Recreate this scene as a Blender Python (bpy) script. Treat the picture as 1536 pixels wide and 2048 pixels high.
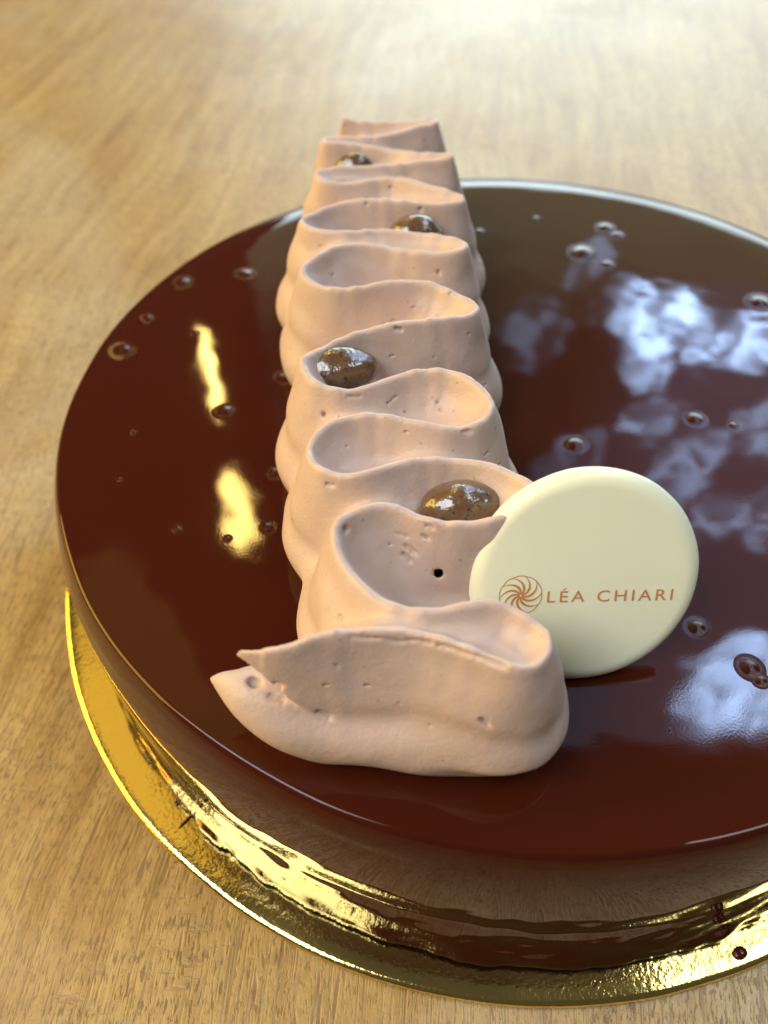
import bpy, bmesh, math, random
import numpy as np
from mathutils import Vector, Matrix, noise

random.seed(7)
for _o in list(bpy.data.objects):
    bpy.data.objects.remove(_o)
SC = bpy.context.scene
COL = SC.collection

# ------------------------------------------------------------------ camera
H_CAKE = 0.03884
CAM_POS = Vector((-0.02639, -0.12445, 0.15153))
PITCH, ROLL = 0.86557, -0.01242
fw = Vector((0, math.cos(PITCH), -math.sin(PITCH)))
rt = Vector((1, 0, 0))
up = rt.cross(fw)
r2 = rt * math.cos(ROLL) + up * math.sin(ROLL)
u2 = -rt * math.sin(ROLL) + up * math.cos(ROLL)
cam = bpy.data.cameras.new('camera')
cam.sensor_fit = 'VERTICAL'
cam.sensor_height = 24.0
cam.lens = 1700 / 2048 * 24.0
cam.clip_start = 0.005
cam.clip_end = 50
cam.dof.use_dof = True
cam.dof.focus_distance = 0.128
cam.dof.aperture_fstop = 10.5
cam.dof.aperture_blades = 0
cam_o = bpy.data.objects.new('camera', cam)
COL.objects.link(cam_o)
M = Matrix.Identity(4)
for i in range(3):
    M[i][0], M[i][1], M[i][2], M[i][3] = r2[i], u2[i], -fw[i], CAM_POS[i]
cam_o.matrix_world = M
SC.camera = cam_o

# ------------------------------------------------------------------ light
SC.view_settings.view_transform = 'Standard'
SC.view_settings.look = 'None'
SC.view_settings.exposure = 0.20
SC.view_settings.gamma = 1.0
SC.cycles.use_denoising = True
SC.cycles.max_bounces = 10
SC.cycles.caustics_reflective = False
SC.cycles.caustics_refractive = False

world = bpy.data.worlds.new('World')
SC.world = world
world.use_nodes = True
world.node_tree.nodes['Background'].inputs['Color'].default_value = (1.0, 0.96, 0.92, 1)
world.node_tree.nodes['Background'].inputs['Strength'].default_value = 0.06


def area(name, loc, target, sx, sy, radiance, color, shape='RECTANGLE'):
    l = bpy.data.lights.new(name, 'AREA')
    l.shape = shape
    l.size, l.size_y = sx, sy
    l.energy = radiance * math.pi * sx * sy
    l.color = color
    o = bpy.data.objects.new(name, l)
    COL.objects.link(o)
    o.location = loc
    d = Vector(target) - Vector(loc)
    o.rotation_euler = d.to_track_quat('-Z', 'Y').to_euler()
    return o


# daylight from the garden window across the table: bright terrace low down,
# dark foliage above it, sky showing through the gaps
win = area('window_light', (0.50, 1.0, 1.20), (0.50, 0.0, 1.20), 1.45, 2.30, 1.0, (1, 1, 1))
wl = win.data
wl.use_nodes = True
nt = wl.node_tree
N = nt.nodes
L = nt.links
em = [n for n in N if n.type == 'EMISSION'][0]


def nd(tree, typ, **kw):
    n = tree.nodes.new(typ)
    for k, v in kw.items():
        setattr(n, k, v)
    return n


def math_node(tree, op, a, b=None, c=None, clamp=False):
    n = tree.nodes.new('ShaderNodeMath')
    n.operation = op
    n.use_clamp = clamp
    for i, v in enumerate((a, b, c)):
        if v is None:
            continue
        if isinstance(v, (int, float)):
            n.inputs[i].default_value = v
        else:
            tree.links.new(v, n.inputs[i])
    return n.outputs[0]


def smooth(tree, x, e0, e1):
    n = tree.nodes.new('ShaderNodeMapRange')
    n.interpolation_type = 'SMOOTHSTEP'
    tree.links.new(x, n.inputs['Value'])
    n.inputs['From Min'].default_value = e0
    n.inputs['From Max'].default_value = e1
    return n.outputs['Result']


geo = nd(nt, 'ShaderNodeNewGeometry')
nz = nd(nt, 'ShaderNodeTexNoise')
nz.inputs['Scale'].default_value = 7.0
nz.inputs['Detail'].default_value = 3.0
L.new(geo.outputs['Position'], nz.inputs['Vector'])
sub = nd(nt, 'ShaderNodeVectorMath', operation='SUBTRACT')
L.new(nz.outputs['Color'], sub.inputs[0])
sub.inputs[1].default_value = (0.5, 0.5, 0.5)
scl = nd(nt, 'ShaderNodeVectorMath', operation='SCALE')
L.new(sub.outputs[0], scl.inputs[0])
scl.inputs['Scale'].default_value = 0.22
wp = nd(nt, 'ShaderNodeVectorMath', operation='ADD')
L.new(geo.outputs['Position'], wp.inputs[0])
L.new(scl.outputs[0], wp.inputs[1])
sep = nd(nt, 'ShaderNodeSeparateXYZ')
L.new(wp.outputs[0], sep.inputs[0])
X, Z = sep.outputs['X'], sep.outputs['Z']
# gaps in the foliage: (x, z, radius x, radius z, brightness)
GAPS = [(0.43, 0.77, 0.095, 0.06, 30.0),
        (0.42, 0.87, 0.06, 0.05, 15.0),
        (0.6, 0.84, 0.1, 0.055, 27.0),
        (0.45, 1.0, 0.07, 0.05, 9.0),
        (0.56, 1.14, 0.08, 0.1, 7.2),
        (0.7, 1.02, 0.09, 0.08, 8.0),
        (0.72, 1.28, 0.12, 0.1, 7.2),
        (0.34, 1.1, 0.05, 0.06, 3.0),
        (0.6, 1.42, 0.07, 0.07, 3.2),
        (0.9, 1.98, 0.1, 0.26, 38),
        (1.1, 1.95, 0.14, 0.34, 34),
        (0.22, 0.8, 0.06, 0.06, 2.4),
        (0.85, 0.8, 0.14, 0.09, 15.0),
        (1.0, 1.2, 0.12, 0.15, 10.0),
        (0.3, 0.68, 0.05, 0.03, 3.0)]
tot = None
for gx, gz, rx, rz, b in GAPS:
    dx = math_node(nt, 'DIVIDE', math_node(nt, 'SUBTRACT', X, gx), rx)
    dz = math_node(nt, 'DIVIDE', math_node(nt, 'SUBTRACT', Z, gz), rz)
    r = math_node(nt, 'SQRT', math_node(nt, 'ADD', math_node(nt, 'MULTIPLY', dx, dx), math_node(nt, 'MULTIPLY', dz, dz)))
    v = math_node(nt, 'MULTIPLY', smooth(nt, r, 1.15, 0.75), b)
    tot = v if tot is None else math_node(nt, 'MAXIMUM', tot, v)
# broken up by twigs and leaves
nz2 = nd(nt, 'ShaderNodeTexNoise')
nz2.inputs['Scale'].default_value = 22.0
nz2.inputs['Detail'].default_value = 2.0
L.new(geo.outputs['Position'], nz2.inputs['Vector'])
tot = math_node(nt, 'MULTIPLY', tot, math_node(nt, 'ADD', 0.14, smooth(nt, nz2.outputs['Fac'], 0.44, 0.55)))
door = math_node(nt, 'MULTIPLY', smooth(nt, X, -0.10, 0.0), smooth(nt, X, 0.34, 0.22))
low = math_node(nt, 'MULTIPLY', smooth(nt, Z, 0.48, 0.38), math_node(nt, 'MULTIPLY_ADD', door, 1.6, 4.0))
leaf = math_node(nt, 'ADD', 0.10, math_node(nt, 'MULTIPLY', smooth(nt, Z, 0.85, 0.60), 0.50))


def colmul(tree, col, val):
    n = tree.nodes.new('ShaderNodeVectorMath')
    n.operation = 'SCALE'
    n.inputs[0].default_value = col
    tree.links.new(val, n.inputs['Scale'])
    return n.outputs[0]


def vadd(tree, a, b):
    n = tree.nodes.new('ShaderNodeVectorMath')
    n.operation = 'ADD'
    tree.links.new(a, n.inputs[0])
    tree.links.new(b, n.inputs[1])
    return n.outputs[0]


cc = vadd(nt, vadd(nt, colmul(nt, (0.42, 0.62, 1.0), tot), colmul(nt, (0.76, 0.94, 1.05), low)),
          colmul(nt, (0.85, 1.15, 0.68), leaf))
veil = math_node(nt, 'MULTIPLY', math_node(nt, 'MULTIPLY', smooth(nt, X, 0.28, 0.52), smooth(nt, Z, 0.66, 0.80)), 0.9)
cc = vadd(nt, cc, colmul(nt, (0.46, 0.60, 1.0), veil))
L.new(cc, em.inputs['Color'])
em.inputs['Strength'].default_value = 1.0

# amber lamps of the room to the left
area('amber_room_lamp', (-0.95, 0.02, 0.45), (0, 0, 0.05), 0.80, 0.60, 8.0, (1.0, 0.64, 0.10))
area('warm_bulb', (-0.325, 1.02, 0.90), (-0.06, 0.0, 0.04), 0.024, 0.15, 60, (1.0, 0.68, 0.18), 'ELLIPSE')
area('warm_bulb', (-0.30, 0.92, 1.14), (-0.05, 0.0, 0.04), 0.048, 0.14, 46, (1.0, 0.68, 0.18), 'ELLIPSE')
area('amber_wall_lamp', (-0.46, 0.40, 1.06), (-0.08, -0.05, 0.0), 0.42, 0.46, 0.62, (1.0, 0.70, 0.13))
# soft ceiling light behind the photographer
area('ceiling_light', (-0.80, -0.48, 1.28), (-0.03, -0.03, 0.05), 0.80, 0.70, 9.0, (0.93, 0.98, 1.03))
# added cool fill high on the right, for the cream's right sides and board
area('right_fill_light', (0.80, 0.02, 1.42), (0.02, -0.06, 0.04), 0.50, 0.50, 8.0, (0.86, 0.95, 1.0))


# ------------------------------------------------------------------ materials
def mat(name):
    m = bpy.data.materials.new(name)
    m.use_nodes = True
    return m, m.node_tree, m.node_tree.nodes['Principled BSDF']


def noise_n(t, scale, detail=3, rough=0.5, vec=None, dist=0.0):
    n = t.nodes.new('ShaderNodeTexNoise')
    n.inputs['Scale'].default_value = scale
    n.inputs['Detail'].default_value = detail
    n.inputs['Roughness'].default_value = rough
    n.inputs['Distortion'].default_value = dist
    if vec is not None:
        t.links.new(vec, n.inputs['Vector'])
    return n


def coords(t, scale=(1, 1, 1), rot=(0, 0, 0)):
    tc = t.nodes.new('ShaderNodeTexCoord')
    mp = t.nodes.new('ShaderNodeMapping')
    mp.inputs['Scale'].default_value = scale
    mp.inputs['Rotation'].default_value = rot
    t.links.new(tc.outputs['Object'], mp.inputs['Vector'])
    return mp.outputs['Vector']


def ramp(t, fac, stops):
    r = t.nodes.new('ShaderNodeValToRGB')
    els = r.color_ramp.elements
    while len(els) < len(stops):
        els.new(0.5)
    for e, (p, c) in zip(els, stops):
        e.position = p
        e.color = (*c, 1) if len(c) == 3 else c
    t.links.new(fac, r.inputs['Fac'])
    return r.outputs['Color']


def mix(t, fac, a, b, mode='MIX'):
    n = t.nodes.new('ShaderNodeMix')
    n.data_type = 'RGBA'
    n.blend_type = mode
    for sock, v in ((n.inputs[0], fac), (n.inputs[6], a), (n.inputs[7], b)):
        if isinstance(v, (int, float)):
            sock.default_value = v
        elif isinstance(v, tuple):
            sock.default_value = (*v, 1)
        else:
            t.links.new(v, sock)
    return n.outputs[2]


def bump(t, height, strength, dist, prev=None):
    b = t.nodes.new('ShaderNodeBump')
    b.inputs['Strength'].default_value = strength
    b.inputs['Distance'].default_value = dist
    t.links.new(height, b.inputs['Height'])
    if prev is not None:
        t.links.new(prev, b.inputs['Normal'])
    return b.outputs['Normal']


# dark mirror glaze
M_GLAZE, t, b = mat('chocolate_glaze')
b.inputs['Base Color'].default_value = (0.042, 0.0072, 0.0025, 1)
b.inputs['Roughness'].default_value = 0.035
b.inputs['IOR'].default_value = 1.35
v = coords(t)
n1 = noise_n(t, 55, 2, 0.5, v)
n2 = noise_n(t, 2600, 2, 0.5, v)
nb = bump(t, n1.outputs['Fac'], 0.10, 0.0015)
nb = bump(t, n2.outputs['Fac'], 0.018, 0.0001, nb)
t.links.new(nb, b.inputs['Normal'])

# piped cream
M_CREAM, t, b = mat('hazelnut_cream')
v = coords(t)
n1 = noise_n(t, 2200, 2, 0.6, v)
n2 = noise_n(t, 90, 3, 0.5, v)
base = mix(t, n2.outputs['Fac'], (0.475, 0.348, 0.286), (0.535, 0.403, 0.338))
vs = t.nodes.new('ShaderNodeTexVoronoi')
vs.inputs['Scale'].default_value = 420
t.links.new(v, vs.inputs['Vector'])
sp = smooth(t, vs.outputs['Distance'], 0.14, 0.05)
keep = smooth(t, n1.outputs['Fac'], 0.40, 0.60)
spk = math_node(t, 'MULTIPLY', math_node(t, 'MULTIPLY', sp, keep), 0.55)
base = mix(t, spk, base, (0.22, 0.11, 0.06))
t.links.new(base, b.inputs['Base Color'])
b.inputs['Roughness'].default_value = 0.48
b.inputs['Subsurface Weight'].default_value = 0.25
b.inputs['Subsurface Radius'].default_value = (0.0030, 0.0016, 0.0009)
b.inputs['Subsurface Scale'].default_value = 0.6
nb = bump(t, n1.outputs['Fac'], 0.55, 0.00012)
n3 = noise_n(t, 350, 3, 0.6, v)
nb = bump(t, n3.outputs['Fac'], 0.45, 0.0004, nb)
# pinholes
vp = t.nodes.new('ShaderNodeTexVoronoi')
vp.inputs['Scale'].default_value = 260
vp.inputs['Randomness'].default_value = 1.0
mp = t.nodes.new('ShaderNodeMapping')
mp.inputs['Scale'].default_value = (1, 1, 1.6)
mp.inputs['Rotation'].default_value = (0.4, 0.3, 0.5)
t.links.new(v, mp.inputs['Vector'])
t.links.new(mp.outputs['Vector'], vp.inputs['Vector'])
gate = t.nodes.new('ShaderNodeSeparateColor')
t.links.new(vp.outputs['Color'], gate.inputs['Color'])
hole = math_node(t, 'MULTIPLY', smooth(t, vp.outputs['Distance'], 0.17, 0.06), math_node(t, 'GREATER_THAN', gate.outputs[0], 0.72))
nb = bump(t, math_node(t, 'MULTIPLY', hole, -1.0), 0.8, 0.0003, nb)
t.links.new(nb, b.inputs['Normal'])

# glossy praline gel with ground specks
M_DROP, t, b = mat('praline_gel')
v = coords(t)
n1 = noise_n(t, 420, 3, 0.6, v)
n2 = noise_n(t, 1500, 2, 0.5, v)
base = mix(t, n1.outputs['Fac'], (0.055, 0.026, 0.010), (0.18, 0.102, 0.046))
base = mix(t, smooth(t, n2.outputs['Fac'], 0.60, 0.68), base, (0.035, 0.012, 0.006))
t.links.new(base, b.inputs['Base Color'])
b.inputs['Roughness'].default_value = 0.25
b.inputs['Coat Weight'].default_value = 1.0
b.inputs['Coat Roughness'].default_value = 0.11
b.inputs['Subsurface Weight'].default_value = 0.2
b.inputs['Subsurface Radius'].default_value = (0.003, 0.0015, 0.0006)
nrm = bump(t, n1.outputs['Fac'], 0.4, 0.0008)
t.links.new(nrm, b.inputs['Normal'])
t.links.new(nrm, b.inputs['Coat Normal'])

# white chocolate
M_WHITE, t, b = mat('white_chocolate')
v = coords(t)
n1 = noise_n(t, 130, 3, 0.5, v)
t.links.new(mix(t, n1.outputs['Fac'], (0.835, 0.835, 0.60), (0.86, 0.86, 0.64)), b.inputs['Base Color'])
b.inputs['Roughness'].default_value = 0.36
b.inputs['Subsurface Weight'].default_value = 0.3
b.inputs['Subsurface Radius'].default_value = (0.004, 0.0035, 0.0018)
t.links.new(bump(t, n1.outputs['Fac'], 0.08, 0.0005), b.inputs['Normal'])

M_PRINT, t, b = mat('caramel_print')
n1 = noise_n(t, 1800, 2, 0.5, coords(t))
t.links.new(mix(t, n1.outputs['Fac'], (0.50, 0.18, 0.042), (0.62, 0.29, 0.095)), b.inputs['Base Color'])
b.inputs['Roughness'].default_value = 0.5

# gold foil card
M_GOLD, t, b = mat('gold_foil')
v = coords(t)
n1 = noise_n(t, 260, 4, 0.6, v)
n2 = noise_n(t, 1300, 2, 0.5, v)
b.inputs['Base Color'].default_value = (0.94, 0.70, 0.22, 1)
b.inputs['Metallic'].default_value = 1.0
n3 = noise_n(t, 28, 2, 0.5, v)
rr = nd(t, 'ShaderNodeMapRange')
t.links.new(n3.outputs['Fac'], rr.inputs['Value'])
rr.inputs['From Min'].default_value, rr.inputs['From Max'].default_value = 0.35, 0.65
rr.inputs['To Min'].default_value, rr.inputs['To Max'].default_value = 0.10, 0.18
t.links.new(rr.outputs['Result'], b.inputs['Roughness'])
nb = bump(t, n1.outputs['Fac'], 0.06, 0.0010)
nb = bump(t, n2.outputs['Fac'], 0.24, 0.0002, nb)
t.links.new(nb, b.inputs['Normal'])

# worn wood
M_WOOD, t, b = mat('worn_wood')
v = coords(t, (1, 1, 1), (0, 0, math.radians(8)))
warp = noise_n(t, 5.0, 2, 0.5, v)
wv = t.nodes.new('ShaderNodeVectorMath')
wv.operation = 'MULTIPLY_ADD'
t.links.new(warp.outputs['Color'], wv.inputs[0])
wv.inputs[1].default_value = (0.05, 0.05, 0)
t.links.new(v, wv.inputs[2])


def stretched(sx, sy):
    mp = t.nodes.new('ShaderNodeMapping')
    mp.inputs['Scale'].default_value = (sx, sy, 1)
    t.links.new(wv.outputs[0], mp.inputs['Vector'])
    return mp.outputs['Vector']


grain = noise_n(t, 1.0, 5, 0.65, stretched(170, 14))
broad = noise_n(t, 1.0, 3, 0.5, stretched(22, 5))
pore = noise_n(t, 1.0, 3, 0.6, stretched(2100, 420))
pore2 = noise_n(t, 1.0, 2, 0.6, stretched(520, 60))
blot = noise_n(t, 9, 4, 0.6, v)
worn = noise_n(t, 26, 4, 0.6, v)
rip = noise_n(t, 1.0, 3, 0.6, stretched(160, 650))
c = ramp(t, grain.outputs['Fac'], [(0.25, (0.24, 0.125, 0.034)), (0.50, (0.38, 0.245, 0.087)), (0.75, (0.50, 0.355, 0.145))])
c = mix(t, math_node(t, 'MULTIPLY', smooth(t, broad.outputs['Fac'], 0.35, 0.65), 0.45), c, (0.43, 0.305, 0.125))
c = mix(t, math_node(t, 'MULTIPLY', smooth(t, blot.outputs['Fac'], 0.50, 0.68), 0.55), c, (0.25, 0.125, 0.032))
mot = noise_n(t, 420, 3, 0.65, v)
c = mix(t, math_node(t, 'MULTIPLY', smooth(t, mot.outputs['Fac'], 0.45, 0.65), 0.30), c, (0.20, 0.115, 0.045))
grey = noise_n(t, 7.5, 3, 0.5, v, 1.2)
c = mix(t, math_node(t, 'MULTIPLY', smooth(t, grey.outputs['Fac'], 0.48, 0.64), 0.40), c, (0.46, 0.40, 0.28))
wm = smooth(t, worn.outputs['Fac'], 0.42, 0.62)
pm = math_node(t, 'MULTIPLY', smooth(t, pore.outputs['Fac'], 0.49, 0.38), math_node(t, 'ADD', 0.55, math_node(t, 'MULTIPLY', wm, 0.35)))
pm2 = math_node(t, 'MULTIPLY', smooth(t, pore2.outputs['Fac'], 0.40, 0.32), 0.6)
ck = math_node(t, 'MULTIPLY', math_node(t, 'MULTIPLY', smooth(t, rip.outputs['Fac'], 0.46, 0.34), wm), 0.45)
line = noise_n(t, 1.0, 3, 0.7, stretched(1300, 22))
ln = math_node(t, 'MULTIPLY', smooth(t, line.outputs['Fac'], 0.50, 0.34), 0.5)
pits = math_node(t, 'MAXIMUM', math_node(t, 'MAXIMUM', math_node(t, 'MAXIMUM', pm, pm2), ck), ln)
c = mix(t, math_node(t, 'MULTIPLY', pits, 0.75), c, (0.085, 0.042, 0.016))
t.links.new(c, b.inputs['Base Color'])
t.links.new(math_node(t, 'ADD', 0.30, math_node(t, 'MULTIPLY', blot.outputs['Fac'], 0.14)), b.inputs['Roughness'])
b.inputs['IOR'].default_value = 1.5
hh = math_node(t, 'SUBTRACT', math_node(t, 'MULTIPLY', grain.outputs['Fac'], 0.4), pits)
t.links.new(bump(t, hh, 0.40, 0.0006), b.inputs['Normal'])


# ------------------------------------------------------------------ helpers
def link_mesh(name, me, m, parent=None, smooth_shade=True):
    o = bpy.data.objects.new(name, me)
    COL.objects.link(o)
    if m is not None and not me.materials:
        me.materials.append(m)
    if smooth_shade:
        me.polygons.foreach_set('use_smooth', [True] * len(me.polygons))
    if parent is not None:
        o.parent = parent
    return o


def tag(o, label, cat, group=None):
    o['label'] = label
    o['category'] = cat
    if group:
        o['group'] = group


def empty(name, loc):
    o = bpy.data.objects.new(name, None)
    o.empty_display_size = 0.01
    COL.objects.link(o)
    o.location = loc
    return o


def lathe(prof, seg, fn=None, cap_top=True, cap_bottom=True):
    """prof: list of (r, z) bottom to top; fn(angle, r, z) -> (r, z)"""
    vs, fs = [], []
    for r, z in prof:
        for k in range(seg):
            a = 2 * math.pi * k / seg
            rr, zz = fn(a, r, z) if fn else (r, z)
            vs.append((rr * math.cos(a), rr * math.sin(a), zz))
    for i in range(len(prof) - 1):
        for k in range(seg):
            k2 = (k + 1) % seg
            fs.append((i * seg + k, i * seg + k2, (i + 1) * seg + k2, (i + 1) * seg + k))
    if cap_bottom:
        vs.append((0, 0, prof[0][1]))
        c0 = len(vs) - 1
        fs += [((k + 1) % seg, k, c0) for k in range(seg)]
    if cap_top:
        vs.append((0, 0, prof[-1][1]))
        c0 = len(vs) - 1
        o = (len(prof) - 1) * seg
        fs += [(o + k, o + (k + 1) % seg, c0) for k in range(seg)]
    me = bpy.data.meshes.new('mesh')
    me.from_pydata(vs, [], fs)
    me.update()
    return me


# ------------------------------------------------------------------ table
bm = bmesh.new()
bmesh.ops.create_cube(bm, size=1)
for vtx in bm.verts:
    vtx.co.x *= 1.5
    vtx.co.y = vtx.co.y * 1.0 + 0.22
    vtx.co.z = vtx.co.z * 0.03 - 0.0168
me = bpy.data.meshes.new('table_top')
bm.to_mesh(me)
bm.free()
table = link_mesh('table_top', me, M_WOOD, smooth_shade=False)
table['kind'] = 'structure'

# ------------------------------------------------------------------ gold board
RB = 0.0976
prof = [(0.02, -0.0016), (RB - 0.0012, -0.0016), (RB - 0.0003, -0.0014), (RB, -0.0008), (RB - 0.0003, -0.0002),
        (RB - 0.0011, 0.0), (RB - 0.003, 0.0), (0.085, 0.0), (0.05, 0.0)]


def board_fn(a, r, z):
    w = noise.noise(Vector((math.cos(a) * 9, math.sin(a) * 9, r * 40)))
    k = max(0.0, (r - 0.085) / 0.012)
    return r + 0.00018 * w * k, z + 0.00012 * w * k


board = link_mesh('cake_board', lathe(prof, 256, board_fn), M_GOLD)
tag(board, 'round gold foil cake board lying on the worn wooden table under the cake', 'cake board')

# ------------------------------------------------------------------ cake
cake = empty('chocolate_cake', (0, 0, 0))
tag(cake, 'round entremets cake in dark chocolate mirror glaze on a gold board', 'cake')
RI, RF, RO, ZB = 0.0868, 0.0905, 0.0925, 0.0150
prof = [(0.080, 0.0004), (RO - 0.0012, 0.0004), (RO - 0.0003, 0.0009)]
# foot leaning in a little, then a broad rounded shoulder up to the flat top
for i in range(14):
    k = i / 14
    prof.append((RO + (RF - RO) * k ** 0.8, 0.0016 + (ZB - 0.0016) * k))
for i in range(31):
    a = math.pi / 2 * i / 30
    prof.append((RI + (RF - RI) * math.cos(a), ZB + (H_CAKE - ZB) * math.sin(a) ** 0.97))
rin = prof[-1][0]
for k in (0.997, 0.993, 0.988, 0.982, 0.976, 0.969, 0.96, 0.95, 0.93, 0.9, 0.85, 0.7, 0.5, 0.3, 0.12):
    prof.append((rin * k, H_CAKE))


def cake_fn(a, r, z):
    ca, sa = math.cos(a), math.sin(a)
    side = min(1.0, max(0.0, (0.036 - z) / 0.006)) if r > 0.08 else 0.0
    p = Vector((ca * 7, sa * 7, z * 130))
    lump = noise.noise(p * 1.3) + 0.6 * noise.noise(p * 3.1)
    if r > 0.0865:
        # the foot sits in a little on the left
        r -= 0.0024 * max(0.0, -ca) ** 1.5 * max(0.0, 1 - z / 0.03)
    low = min(1.0, max(0.0, (0.026 - z) / 0.015)) * (0.7 + 0.8 * max(0.0, noise.noise(p * 0.45 + Vector((5, 5, 5)))))
    r += side * (0.00012 * noise.noise(Vector((ca * 3, sa * 3, z * 40))) + 0.00036 * low * lump)
    if z < 0.004 and r > 0.085:
        r += 0.0007 * noise.noise(Vector((ca * 11, sa * 11, 3.0))) + 0.0004 * noise.noise(Vector((ca * 31, sa * 31, 5.0)))
    if z > 0.002 and r > 0.078:
        # not a perfect circle: fuller on the left, rolled over at the back
        f = min(1.0, (r - 0.078) / 0.006) * min(1.0, z / 0.03)
        r += f * (0.0004 * max(0.0, -ca) ** 3 + 0.0003 * max(0.0, sa) ** 2)
        z -= 0.0010 * max(0.0, sa) * min(1.0, max(0.0, (r - 0.0805) / 0.0055)) ** 2
    if 0.034 < z and r > 0.08:
        w = noise.noise(Vector((ca * 4, sa * 4, 9.0)))
        r += 0.0003 * w
    return r, z


glaze = link_mesh('glaze', lathe(prof, 640, cake_fn), M_GLAZE, cake)

# air bubbles set in the glaze: tiny domes with a soft meniscus
bp = []
NB = 26
for i in range(NB + 1):
    r = 2.6 * (1 - i / NB)
    dome = 0.40 * math.exp(-(r / 0.95) ** 2.6)
    moat = 0.0
    skirt = 0.07 * math.exp(-(r / 1.5) ** 2) - 0.008
    bp.append((max(r, 0.0), dome + moat + skirt))
bub_me = lathe([(max(r, 0.03), z) for r, z in bp], 32, None, True, False)
BUB = [(28.1, 61.2, 1.41), (20.9, 50.6, 2.04), (25.9, 45.8, 1.02), (56.5, 30.4, 1.91), (33.3, -6.1, 1.41), (9.4, -12.5, 1.41), (-71.3, 40.5, 1.41), (-57.6, 43.6, 1.41), (-77.2, 27.6, 0.89), (-80.3, 16.7, 1.41), (-57.0, -2.3, 1.27), (-46.4, 7.1, 1.27), (-46.1, -18.8, 1.02), (-61.9, -31.8, 0.57), (-46.4, -31.7, 0.89), (22.1, -52.9, 1.16), (28.2, -60.1, 1.27), (29.2, -62.3, 0.77), (-73.7, -7.9, 0.39), (-2.3, 60.4, 0.63), (30.6, 57.9, 0.89), (-53.0, -34.0, 0.5), (-66, 22, 0.6), (40, -8, 0.7), (30, 58, 0.8), (12, 66, 0.5), (14, -70, 0.25), (24, -30, 0.35), (-74, -20, 0.3)]  # x, y, size (mm)
for i, (x, y, s) in enumerate(BUB):
    o = link_mesh('air_bubble', bub_me, M_GLAZE, glaze)
    o.location = (x * 0.001, y * 0.001, H_CAKE)
    o.scale = (s * 0.0009, s * 0.00085, s * 0.0007)
    o.rotation_euler = (0, 0, i * 1.3)

# ------------------------------------------------------------------ piped cream
CREST = [[-39.2, -69.4], [-34.4, -68.3], [-30.0, -67.9], [-23.6, -68.1], [-19.8, -69.2], [-15.7, -71.1], [-12.2, -72.9], [-9.3, -73.4], [-7.4, -71.9], [-6.5, -69.9], [-6.8, -68.2], [-7.8, -67.0], [-10.2, -65.2], [-12.7, -64.2], [-16.4, -64.6], [-20.2, -65.4], [-24.5, -64.7], [-28.3, -62.2], [-31.6, -57.8], [-33.0, -53.7], [-32.9, -51.2], [-31.4, -49.6], [-28.7, -48.2], [-26.0, -47.9], [-23.8, -48.4], [-21.8, -49.6], [-19.1, -50.5], [-16.0, -50.9], [-13.3, -50.7], [-10.3, -50.1], [-7.1, -48.9], [-4.8, -47.1], [-4.6, -45.4], [-5.7, -44.3], [-9.2, -41.2], [-13.2, -39.4], [-18.5, -38.7], [-22.3, -39.2], [-24.8, -40.1], [-27.6, -41.4], [-30.4, -42.2], [-33.4, -41.7], [-36.0, -39.9], [-37.2, -37.6], [-37.2, -35.9], [-36.6, -34.0], [-35.2, -31.9], [-33.2, -30.5], [-30.5, -29.8], [-27.6, -29.8], [-24.0, -30.6], [-19.9, -31.7], [-16.5, -32.4], [-13.2, -31.8], [-11.0, -30.4], [-9.7, -28.0], [-9.9, -26.1], [-11.1, -24.0], [-13.3, -21.5], [-16.3, -19.7], [-19.4, -19.3], [-22.6, -19.7], [-25.7, -21.2], [-28.8, -22.9], [-31.9, -23.8], [-34.9, -23.3], [-37.4, -21.8], [-38.5, -19.5], [-39.3, -16.8], [-36.6, -13.8], [-33.7, -11.1], [-30.1, -8.9], [-25.6, -7.6], [-20.9, -7.0], [-16.2, -6.2], [-12.2, -5.3], [-10.0, -3.6], [-10.2, -2.0], [-11.8, 0.1], [-14.8, 2.6], [-18.0, 4.4], [-22.1, 4.6], [-25.7, 4.2], [-30.2, 3.4], [-34.1, 3.3], [-37.3, 4.5], [-39.8, 6.7], [-40.7, 8.4], [-40.0, 10.7], [-38.1, 12.9], [-35.1, 15.7], [-31.8, 17.1], [-28.7, 17.0], [-24.9, 16.3], [-20.2, 14.7], [-15.2, 13.7], [-11.8, 14.0], [-10.5, 15.3], [-11.5, 17.3], [-16.1, 20.0], [-21.4, 21.5], [-27.0, 22.0], [-31.8, 20.9], [-36.7, 21.3], [-39.9, 22.6], [-41.8, 25.0], [-41.2, 26.9], [-38.7, 29.4], [-35.9, 31.4], [-32.7, 32.5], [-26.9, 32.4], [-19.7, 31.8], [-13.1, 31.7], [-10.0, 32.5], [-10.1, 34.1], [-12.9, 35.9], [-16.5, 37.7], [-21.2, 40.4], [-25.3, 41.6], [-30.6, 40.7], [-35.5, 40.0], [-38.5, 41.1], [-39.5, 42.7], [-38.2, 44.3], [-33.7, 45.7], [-26.8, 47.0], [-19.1, 48.3], [-13.0, 48.8], [-10.8, 49.4], [-12.5, 50.3], [-19.0, 52.0], [-22.8, 53.8], [-30.7, 55.8], [-36.7, 56.2], [-38.9, 56.9], [-37.7, 58.5], [-32.8, 59.5], [-26.8, 60.1], [-18.7, 63.1], [-13.9, 64.7], [-14.1, 65.7], [-21.7, 66.4], [-29.6, 66.8], [-35.0, 67.0]]
TAIL = [[-50.0, -66.3], [-47.0, -67.6], [-44.3, -68.6]]
PTS = np.array(TAIL + CREST)


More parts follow.
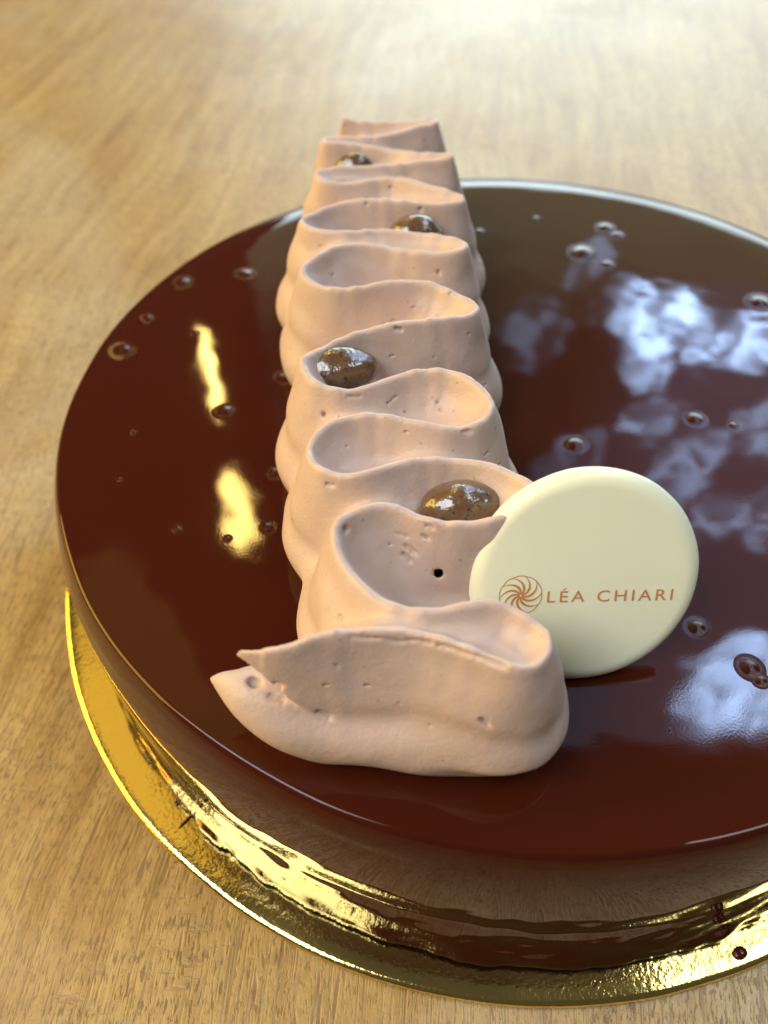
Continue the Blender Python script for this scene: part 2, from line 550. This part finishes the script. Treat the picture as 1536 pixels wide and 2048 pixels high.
def resample(P, ds):
    # Catmull-Rom then even spacing
    Q = []
    n = len(P)
    for i in range(n - 1):
        p0, p1, p2, p3 = P[max(i - 1, 0)], P[i], P[i + 1], P[min(i + 2, n - 1)]
        for u in np.linspace(0, 1, 12, endpoint=False):
            Q.append(0.5 * ((2 * p1) + (-p0 + p2) * u + (2 * p0 - 5 * p1 + 4 * p2 - p3) * u * u + (-p0 + 3 * p1 - 3 * p2 + p3) * u ** 3))
    Q.append(P[-1])
    Q = np.array(Q)
    s = np.concatenate([[0], np.cumsum(np.linalg.norm(np.diff(Q, axis=0), axis=1))])
    t_ = np.arange(0, s[-1], ds)
    out = np.stack([np.interp(t_, s, Q[:, 0]), np.interp(t_, s, Q[:, 1])], -1)
    for _ in range(4):
        out[1:-1] = 0.25 * out[:-2] + 0.5 * out[1:-1] + 0.25 * out[2:]
    return t_, out


BASE = [[-50.0, -66.3], [-46, -67.6], [-41, -68.6], [-36, -69.2], [-30, -69.4], [-24, -69.7], [-18, -70.5], [-13, -71.1], [-9.8, -70.8], [-8.0, -68.3], [-9.2, -65.8], [-12.7, -64.4]] + CREST[14:]
DS = 0.5
S, PATH = resample(PTS, DS)
VX = 0.33
gx = np.arange(-58, 9, VX)
gy = np.arange(-84, 80, VX)
gz = np.arange(-1.2, 26.0, VX)
GX, GY = np.meshgrid(gx, gy, indexing='ij')
cells = np.stack([GX.ravel(), GY.ravel()], -1)
KS = 1.5


def distances(path, sv):
    dm, sm_, dsf = (np.empty(len(cells)) for _ in range(3))
    for i in range(0, len(cells), 8000):
        c_ = cells[i:i + 8000]
        D = np.sqrt((c_[:, None, 0] - path[None, :, 0]) ** 2 + (c_[:, None, 1] - path[None, :, 1]) ** 2)
        j = D.argmin(1)
        m_ = D[np.arange(len(c_)), j]
        dm[i:i + 8000] = m_
        sm_[i:i + 8000] = sv[j]
        e = np.exp(-(D - m_[:, None]) / KS).sum(1) * DS / (2 * KS)
        dsf[i:i + 8000] = m_ - KS * np.log(e)
    return dm, sm_, dsf


dmin, smina, dsoft = distances(PATH, S)
SB, PATHB = resample(np.array(BASE), DS)
dminb, sminb, dsoftb = distances(PATHB, SB)


def sstep(x, a, b):
    u = np.clip((x - a) / (b - a), 0, 1)
    return u * u * (3 - 2 * u)


def vnoise(x, y, z, seed):
    """cheap smooth noise: a sum of randomly turned sines"""
    rng = np.random.default_rng(seed)
    o = 0
    for _ in range(7):
        k = rng.normal(size=3)
        k /= np.linalg.norm(k)
        f = rng.uniform(0.6, 1.5)
        o = o + np.sin(f * (k[0] * x + k[1] * y + k[2] * z) + rng.uniform(0, 6.28))
    return o / 7 ** 0.5


HC = 24.0
def soft_d(dm, dsf):
    w_ = sstep(dm, 0.3, 3.0)
    return (dm * (1 - w_) + (dsf + 0.75) * w_).reshape(GX.shape)[:, :, None]


deff, deffb = soft_d(dmin, dsoft), soft_d(dminb, dsoftb)
sm = smina.reshape(GX.shape)[:, :, None]
sb = sminb.reshape(GX.shape)[:, :, None]
z3 = gz[None, None, :]
x3, y3 = GX[:, :, None], GY[:, :, None]
# the tail where the nozzle was pulled away: two pointed lips
tl = np.clip((sb + 0.2) / 19.0, 0, 1) ** 0.72
tl = np.sin(tl * math.pi / 2)
zc = 9.5 + (4.9 - 9.5) * sstep(sb, 0, 17)
rz = 0.35 + 6.4 * tl
rx = 0.25 + 5.9 * tl
wob = vnoise(x3 * 0.30, y3 * 0.30, z3 * 0.18, 3)
zz = np.maximum(z3, -0.2)
q = np.sqrt((deffb / rx) ** 2 + ((zz - zc) / rz) ** 2)
F1 = (q - 1) * np.minimum(rx, rz) * 0.9
# upper blade
Htop = 21.0 + (HC - 21.0) * sstep(sm, 4, 19) + 0.35 * np.sin(sm * 0.23) * sstep(sm, 25, 40) + 0.12 * np.sin(sm * 1.1 + np.sin(sm * 0.37) * 2) * sstep(sm, 8, 20)
zlow = 19.0 + (6.0 - 19.0) * sstep(sm, 5.0, 19)
# a teardrop blade ending in a thin crest
bt = np.sqrt(np.clip((sm - 4.3) / 13.0, 0, 1))
uu = np.clip((Htop - z3) / 15.0, 0, 1.3)
F2 = deff - (0.42 + 4.8 * uu ** 0.85) * bt
F2 = np.maximum(F2, np.where(sm < 4.2, 0.4 + (4.2 - sm), -9.0) + 0 * z3)
capz = z3 - Htop
k2 = 0.45
hmx = np.clip(0.5 - 0.5 * (F2 - capz) / k2, 0, 1)
F2 = F2 * (1 - hmx) + capz * hmx + k2 * hmx * (1 - hmx)
# the folds fill into smooth scoops inside each turn: a membrane hung from the crest line
hot = (dmin.reshape(GX.shape) < 0.27) & (smina.reshape(GX.shape) > 5.2)


def membrane(lam, floor, n):
    u = np.exp(-dmin.reshape(GX.shape) / lam)
    for _ in range(n):
        Pd = np.pad(u, 1, mode='edge')
        av = Pd[:-2, 1:-1] + Pd[2:, 1:-1] + Pd[1:-1, :-2] + Pd[1:-1, 2:]
        u = np.where(hot, 1.0, av / (4 + (VX / lam) ** 2))
    return floor + (Htop[:, :, 0] - 0.4 - floor) * u


EL = np.array([(-69.4, -39), (-53, -33.2), (-36.7, -37.3), (-17, -39.3), (8.4, -40.7), (25.5, -41.8), (42.5, -39.5), (57, -38.9), (67, -35)])
ER_ = np.array([(-70, -6.6), (-46, -4.7), (-27, -9.8), (-3, -10.1), (15.5, -10.6), (33, -10.1), (49.4, -10.9), (65, -14)])
FR = PATH[(S > 2) & (S < 48)]
yfr = np.interp(GX, FR[:, 0], FR[:, 1])
inside = (sstep(GX - np.interp(GY, EL[:, 0], EL[:, 1]), -0.8, 1.2) * sstep(np.interp(GY, ER_[:, 0], ER_[:, 1]) - GX, -0.8, 1.2)
          * sstep(GY - yfr, -0.3, 0.8) * sstep(66.8 - GY, -0.5, 0.8))
ZS = membrane(4.6, -5.5, 320) * (1 - inside) + membrane(8.5, -8.5, 700) * inside
gxs, gys = np.gradient(ZS, VX)
F3 = (z3 - ZS[:, :, None]) / np.sqrt(1 + gxs ** 2 + gys ** 2)[:, :, None]
F3 = np.where(sm < 9.0, np.maximum(F3, 3.0), F3)


def smin(a, b_, k):
    h_ = np.clip(0.5 + 0.5 * (a - b_) / k, 0, 1)
    return a * (1 - h_) + b_ * h_ - k * h_ * (1 - h_)


F2 = smin(F2, F3, 1.2)
F2 = np.maximum(F2, zlow - z3)
kk = 1.0
hmn = np.clip(0.5 + 0.5 * (F2 - F1) / kk, 0, 1)
F = F2 * (1 - hmn) + F1 * hmn - kk * hmn * (1 - hmn)
zg = 11.6 + 1.1 * np.sin(sm * 0.19 + 1.0)
F = F + 0.55 * np.exp(-((z3 - zg) / 1.7) ** 2) * sstep(deff, 2.0, 4.0)
F = F + 0.40 * wob * sstep(deff, 0.6, 4.0)
F = F + 0.14 * vnoise(x3 * 0.9, y3 * 0.9, z3 * 0.7, 8) * sstep(deff, 0.3, 2.0)


def gblur(A, sig):
    r = int(math.ceil(sig * 2.5))
    w = np.exp(-0.5 * (np.arange(-r, r + 1) / sig) ** 2)
    w /= w.sum()
    for ax in range(3):
        P_ = np.pad(A, [(r, r) if a == ax else (0, 0) for a in range(3)], mode='edge')
        B = np.zeros_like(A)
        for i_, ww in enumerate(w):
            sl = [slice(None)] * 3
            sl[ax] = slice(i_, i_ + A.shape[ax])
            B += ww * P_[tuple(sl)]
        A = B
    return A


F = F.astype(np.float32)
FB = gblur(F, 2.2)
FS = gblur(F, 0.7)
wb_ = (sstep(deff, 1.2, 4.5) * sstep(Htop - z3, 2.0, 7.0)).astype(np.float32)
F = FS * (1 - wb_) + FB * wb_
# burst air bubbles and tears: capsules cut out (mm, z above the cake)
DENTS = [[-31.65, -51.28, 23.17, -31.65, -51.28, 23.17, 0.55],
         [-23.38, -51.35, 19.58, -22.01, -52.2, 18.93, 0.35],
         [-23.74, -51.95, 18.42, -22.7, -52.62, 17.78, 0.35],
         [-24.55, -50.23, 20.87, -23.11, -50.81, 20.78, 0.22],
         [-20.93, -51.26, 21.63, -20.32, -51.53, 21.41, 0.3],
         [-20.61, -50.7, 23.21, -19.8, -51.0, 23.03, 0.3],
         [-18.87, -53.95, 16.61, -18.53, -50.71, 12.17, 0.7],
         [-35.7, -25.29, 20.22, -35.7, -25.29, 20.22, 0.5],
         [-25.62, -23.51, 20.78, -24.16, -22.19, 21.37, 0.22],
         [-31.87, -24.51, 23.16, -30.0, -24.14, 23.0, 0.25],
         [-22.81, -23.61, 18.99, -22.81, -23.61, 18.99, 0.3],
         [-17.58, -22.62, 20.05, -17.58, -22.62, 20.05, 0.28],
         [-14.38, -32.69, 23.21, -13.38, -32.48, 23.08, 0.35],
         [-31.82, -32.72, 20.68, -31.82, -32.72, 20.68, 0.25],
         [-34.52, -42.23, 22.36, -33.5, -42.63, 22.57, 0.3],
         [-25.54, -51.04, 19.45, -25.54, -51.04, 19.45, 0.25],
         [-35.28, -72.35, 11.12, -33.93, -72.71, 10.52, 0.6],
         [-14.51, -75.9, 15.8, -13.88, -76.22, 15.35, 0.45],
         [-32.57, -70.04, 19.24, -32.57, -70.04, 19.24, 0.3],
         [-44.13, -68.31, 12.16, -40.11, -70.52, 15.6, 0.8],
         [-41.78, -70.36, 12.19, -39.87, -70.83, 11.93, 0.4],
         [-30.62, -68.54, 23.57, -24.25, -68.87, 22.92, 0.25],
         [-23.46, -68.85, 23.22, -20.8, -69.5, 23.41, 0.3],
         [-19.84, -69.84, 23.48, -15.01, -72.0, 23.94, 0.35],
         [-14.39, -72.32, 24.0, -12.4, -73.23, 24.01, 0.4],
         [-32.85, -76.39, 6.43, -32.85, -76.39, 6.43, 0.35],
         [-23.98, -7.96, 23.66, -23.05, -8.02, 23.38, 0.35],
         [-15.68, 12.13, 20.92, -15.68, 12.13, 20.92, 0.45],
         [-18.38, 30.9, 22.89, -18.38, 30.9, 22.89, 0.45],
         [-29.11, 31.87, 23.66, -29.11, 31.87, 23.66, 0.35],
         [-17.44, -9.29, 18.44, -17.44, -9.29, 18.44, 0.25],
         [-24.21, 40.24, 22.51, -24.21, 40.24, 22.51, 0.4],
         [-24.57, -70.3, 19.5, -24.57, -70.3, 19.5, 0.18],
         [-28.06, -52.17, 19.14, -28.06, -52.17, 19.14, 0.15],
         [-17.02, -52.62, 20.06, -17.02, -52.62, 20.06, 0.15],
         [-29.67, -70.34, 17.96, -29.67, -70.34, 17.96, 0.15],
         [-24.64, -72.5, 14.0, -24.64, -72.5, 14.0, 0.15],
         [-20.81, -74.47, 11.59, -20.81, -74.47, 11.59, 0.2]]
#DENTS
for ax_, ay_, az_, bx_, by_, bz_, rr_ in DENTS:
    a_, b_ = np.array([ax_, ay_, az_]), np.array([bx_, by_, bz_])
    lo = np.minimum(a_, b_) - rr_ - 2
    hi = np.maximum(a_, b_) + rr_ + 2
    ix = np.where((gx > lo[0]) & (gx < hi[0]))[0]
    iy = np.where((gy > lo[1]) & (gy < hi[1]))[0]
    iz = np.where((gz > lo[2]) & (gz < hi[2]))[0]
    if not (len(ix) and len(iy) and len(iz)):
        continue
    sl = np.ix_(ix, iy, iz)
    P3 = np.stack(np.meshgrid(gx[ix], gy[iy], gz[iz], indexing='ij'), -1)
    ab = b_ - a_
    tt = np.clip(((P3 - a_) @ ab) / max(ab @ ab, 1e-9), 0, 1)
    dd = np.linalg.norm(P3 - a_ - tt[..., None] * ab, axis=-1) - rr_
    F[sl] = np.maximum(F[sl], -dd)
F[:, :, 0] = np.maximum(F[:, :, 0], 0.5)
for ax in (0, 1):
    for e in (0, -1):
        sl = [slice(None)] * 3
        sl[ax] = e
        F[tuple(sl)] = np.maximum(F[tuple(sl)], 0.5)


def surface_nets(F, org, h):
    nx, ny, nz_ = F.shape
    ins = F < 0
    corner = [(i, j, k) for i in (0, 1) for j in (0, 1) for k in (0, 1)]

    def cv(A, c):
        return A[c[0]:nx - 1 + c[0], c[1]:ny - 1 + c[1], c[2]:nz_ - 1 + c[2]]
    cnt = sum(cv(ins, c).astype(np.int8) for c in corner)
    act = (cnt > 0) & (cnt < 8)
    idx = -np.ones(act.shape, np.int64)
    I = np.argwhere(act)
    idx[act] = np.arange(len(I))
    acc = np.zeros((len(I), 3))
    num = np.zeros(len(I))
    edges = [(a, b_) for a in corner for b_ in corner if a < b_ and sum(abs(a[q_] - b_[q_]) for q_ in range(3)) == 1]
    for a, b_ in edges:
        fa = cv(F, a)[act]
        fb = cv(F, b_)[act]
        m_ = (fa < 0) != (fb < 0)
        t_ = np.where(m_, fa / np.where(m_, fa - fb, 1), 0)
        p_ = np.array(a) + t_[:, None] * (np.array(b_) - np.array(a))
        acc[m_] += p_[m_]
        num[m_] += 1
    V = (I + acc / num[:, None]) * h + np.array(org)
    quads = []
    for ax in range(3):
        o1, o2 = [(1, 2), (2, 0), (0, 1)][ax]
        A = [slice(1, -1)] * 3
        A[ax] = slice(0, -1)
        B = list(A)
        B[ax] = slice(1, None)
        sa, sb = ins[tuple(A)], ins[tuple(B)]
        E_ = np.argwhere(sa != sb)
        flip = sa[sa != sb]
        off = np.array([1 if q_ != ax else 0 for q_ in range(3)])
        base_ = E_ + off

        def g(d1, d2):
            c_ = base_.copy()
            c_[:, o1] -= d1
            c_[:, o2] -= d2
            return idx[c_[:, 0], c_[:, 1], c_[:, 2]]
        Q = np.stack([g(1, 1), g(0, 1), g(0, 0), g(1, 0)], -1)
        Q[~flip] = Q[~flip][:, ::-1]
        quads.append(Q)
    return V, np.concatenate(quads)


V, Q = surface_nets(F, (gx[0], gy[0], gz[0]), VX)
Q = Q[(Q >= 0).all(1)]
V = V * 0.001
me = bpy.data.meshes.new('piped_cream')
me.vertices.add(len(V))
me.vertices.foreach_set('co', V.astype(np.float32).ravel())
me.loops.add(len(Q) * 4)
me.loops.foreach_set('vertex_index', Q.astype(np.int32).ravel())
me.polygons.add(len(Q))
me.polygons.foreach_set('loop_start', np.arange(0, len(Q) * 4, 4, dtype=np.int32))
me.update(calc_edges=True)
me.validate()
cream = link_mesh('piped_cream', me, M_CREAM)
cream.location = (0, 0, H_CAKE)
tag(cream, 'long wavy ribbon of piped beige hazelnut cream across the chocolate cake', 'piped cream')

# ------------------------------------------------------------------ praline drops
def drop(x, y, z, rx_, ry_, rz_, rot, label, seed):
    bm = bmesh.new()
    bmesh.ops.create_icosphere(bm, subdivisions=5, radius=1)
    for vtx in bm.verts:
        p = vtx.co.copy()
        k = 1 + 0.08 * noise.noise(p * 1.4 + Vector((seed, 0, 0)))
        up_ = max(0, p.z)
        vtx.co = Vector((p.x * rx_, p.y * ry_, p.z * rz_)) * k * 0.001
    me = bpy.data.meshes.new('praline_drop')
    bm.to_mesh(me)
    bm.free()
    o = link_mesh('praline_drop', me, M_DROP)
    o.location = (x * 0.001, y * 0.001, z * 0.001 + H_CAKE)
    o.rotation_euler = (0, 0, rot)
    tag(o, label, 'praline drop', 'praline drops in the folds of the cream')
    return o


drop(-15.3, -44.2, 18.9, 6.2, 4.2, 4.2, 0.1, 'brown praline drop just behind the white chocolate disc', 1.0)
drop(-33.8, -14.2, 20.0, 6.6, 4.0, 3.7, 0.1, 'largest brown speckled praline drop in the left fold mid cream', 4.0)
drop(-19.4, 27.0, 19.4, 5.4, 3.8, 4.2, 0.0, 'small brown praline drop in a right hand fold beyond the middle', 7.0)
drop(-32.0, 52.6, 19.2, 4.6, 3.6, 4.4, 0.0, 'praline drop farthest back in the cream ribbon, with a white highlight', 11.0)

# ------------------------------------------------------------------ white chocolate disc
el, az = 0.49252, 0.05495
dn = Vector((math.sin(az) * math.cos(el), -math.cos(az) * math.cos(el), math.sin(el)))
da = Vector((0, 0, 1)).cross(dn).normalized()
db = dn.cross(da)
RD = 0.01652
DC = Vector((0.00188, -0.05376, 0.05339))
DM = Matrix.Identity(4)
for i in range(3):
    DM[i][0], DM[i][1], DM[i][2], DM[i][3] = da[i], db[i], dn[i], DC[i]
FACE = 0.0013
dp = [(0.002, -0.0017), (RD - 0.0012, -0.0017), (RD - 0.0004, -0.0014), (RD, -0.0006)]
for i in range(1, 13):
    a = math.pi / 2 * i / 12
    dp.append((RD - 0.0024 * (1 - math.cos(a)), -0.0006 + (FACE + 0.0006) * math.sin(a) ** 0.9))
dp += [(RD - 0.0034, FACE), (0.010, FACE), (0.004, FACE)]


def disc_fn(a, r, z):
    k = max(0.0, (r - 0.012) / 0.0045)
    return r + 0.00006 * k * noise.noise(Vector((math.cos(a) * 4, math.sin(a) * 4, 2))), z


disc = link_mesh('white_chocolate_disc', lathe(dp, 192, disc_fn), M_WHITE)
disc.matrix_world = DM
tag(disc, 'pale white chocolate disc with printed name leaning against the piped cream', 'chocolate disc')

# emblem: ring with curling arms
bm = bmesh.new()
EC = Vector((-0.00932, -0.00143, FACE + 0.00003))
ER = 0.00300


def strip(pl, pr):
    vl = [bm.verts.new(p) for p in pl]
    vr = [bm.verts.new(p) for p in pr]
    for i in range(len(vl) - 1):
        bm.faces.new((vl[i], vr[i], vr[i + 1], vl[i + 1]))


NA = 10
ang = [2 * math.pi * i / 160 for i in range(161)]


def rim_r(a):
    return ER * (1 + 0.022 * abs(math.sin(a * NA / 2)) - 0.01)


strip([EC + Vector((math.cos(a), math.sin(a), 0)) * (rim_r(a) - 0.00006) for a in ang],
      [EC + Vector((math.cos(a), math.sin(a), 0)) * (rim_r(a) + 0.00008) for a in ang])
for k in range(NA):
    a0 = 2 * math.pi * k / NA + 0.2
    pl, pr = [], []
    for i in range(15):
        u = i / 14
        r = ER * (0.05 + 0.94 * u)
        a = a0 + 1.15 * u ** 1.25
        w = 0.00005 + 0.00015 * math.sin(math.pi * min(1, 0.1 + u * 0.85)) ** 1.2
        tdir = Vector((-math.sin(a), math.cos(a), 0))
        p = EC + Vector((math.cos(a), math.sin(a), 0)) * r
        zoff = Vector((0, 0, 0.000004 * (k + 1)))
        pl.append(p + tdir * w + zoff)
        pr.append(p - tdir * w + zoff)
    strip(pl, pr)
bmesh.ops.recalc_face_normals(bm, faces=bm.faces)
me = bpy.data.meshes.new('emblem')
bm.to_mesh(me)
bm.free()
link_mesh('emblem', me, M_PRINT, disc, False)

cu = bpy.data.curves.new('lettering', 'FONT')
cu.body = 'L\u00c9A CHIARI'
cu.size = 0.00225
cu.space_character = 1.28
cu.space_word = 1.1
cu.extrude = 0.00002
cu.resolution_u = 6
to = bpy.data.objects.new('lettering_curve', cu)
COL.objects.link(to)
bpy.context.view_layer.update()
me = bpy.data.meshes.new_from_object(to.evaluated_get(bpy.context.evaluated_depsgraph_get()))
bpy.data.objects.remove(to)
co = np.array([v_.co[:] for v_ in me.vertices])
x0, x1 = co[:, 0].min(), co[:, 0].max()
cap = 0.00172
zl = [c_[1] for c_ in co if c_[0] < x0 + 0.0004]
capraw = max(zl) - min(zl)
T = Matrix.Translation((-0.00556, -0.00276, FACE + 0.00004)) @ Matrix.Rotation(math.radians(-2.4), 4, 'Z') @ Matrix.Diagonal(((0.0180) / (x1 - x0), cap / capraw, 1, 1)) @ Matrix.Translation((-x0, -min(zl), 0))
me.transform(T)
me.materials.clear()
link_mesh('lettering', me, M_PRINT, disc, False)

# ------------------------------------------------------------------ glaze spilt on the board
def glaze_drop(x, y, sx, sy, sz, rot, label):
    bm = bmesh.new()
    bmesh.ops.create_icosphere(bm, subdivisions=4, radius=1)
    for vtx in bm.verts:
        p = vtx.co.copy()
        k = 1 + 0.12 * noise.noise(p * 1.6 + Vector((x, y, 0)))
        vtx.co = Vector((p.x * sx * k, p.y * sy * k, (p.z * sz if p.z > 0 else p.z * 0.1))) * 0.001
    me = bpy.data.meshes.new('glaze_drop')
    bm.to_mesh(me)
    bm.free()
    o = link_mesh('glaze_drop', me, M_GLAZE)
    o.location = (x * 0.001, y * 0.001, 0.0001)
    o.rotation_euler = (0, 0, rot)
    tag(o, label, 'glaze drop', 'drops of glaze spilt on the gold board')


glaze_drop(30.3, -90.2, 1.3, 1.0, 0.7, 0.4, 'small red brown drop of glaze on the gold board near its right front edge')
glaze_drop(28.9, -87.2, 1.5, 0.45, 0.3, 0.6, 'thin dark streak of glaze between the cake foot and the round drop on the board')
glaze_drop(-62.3, -67.4, 2.0, 0.30, 0.12, -2.3, 'long thin smear of glaze crossing the yellow left side of the gold board')
glaze_drop(-64.6, -64.3, 0.55, 0.5, 0.3, 0.0, 'tiny dark speck of glaze at the cake foot above the smear on the left')
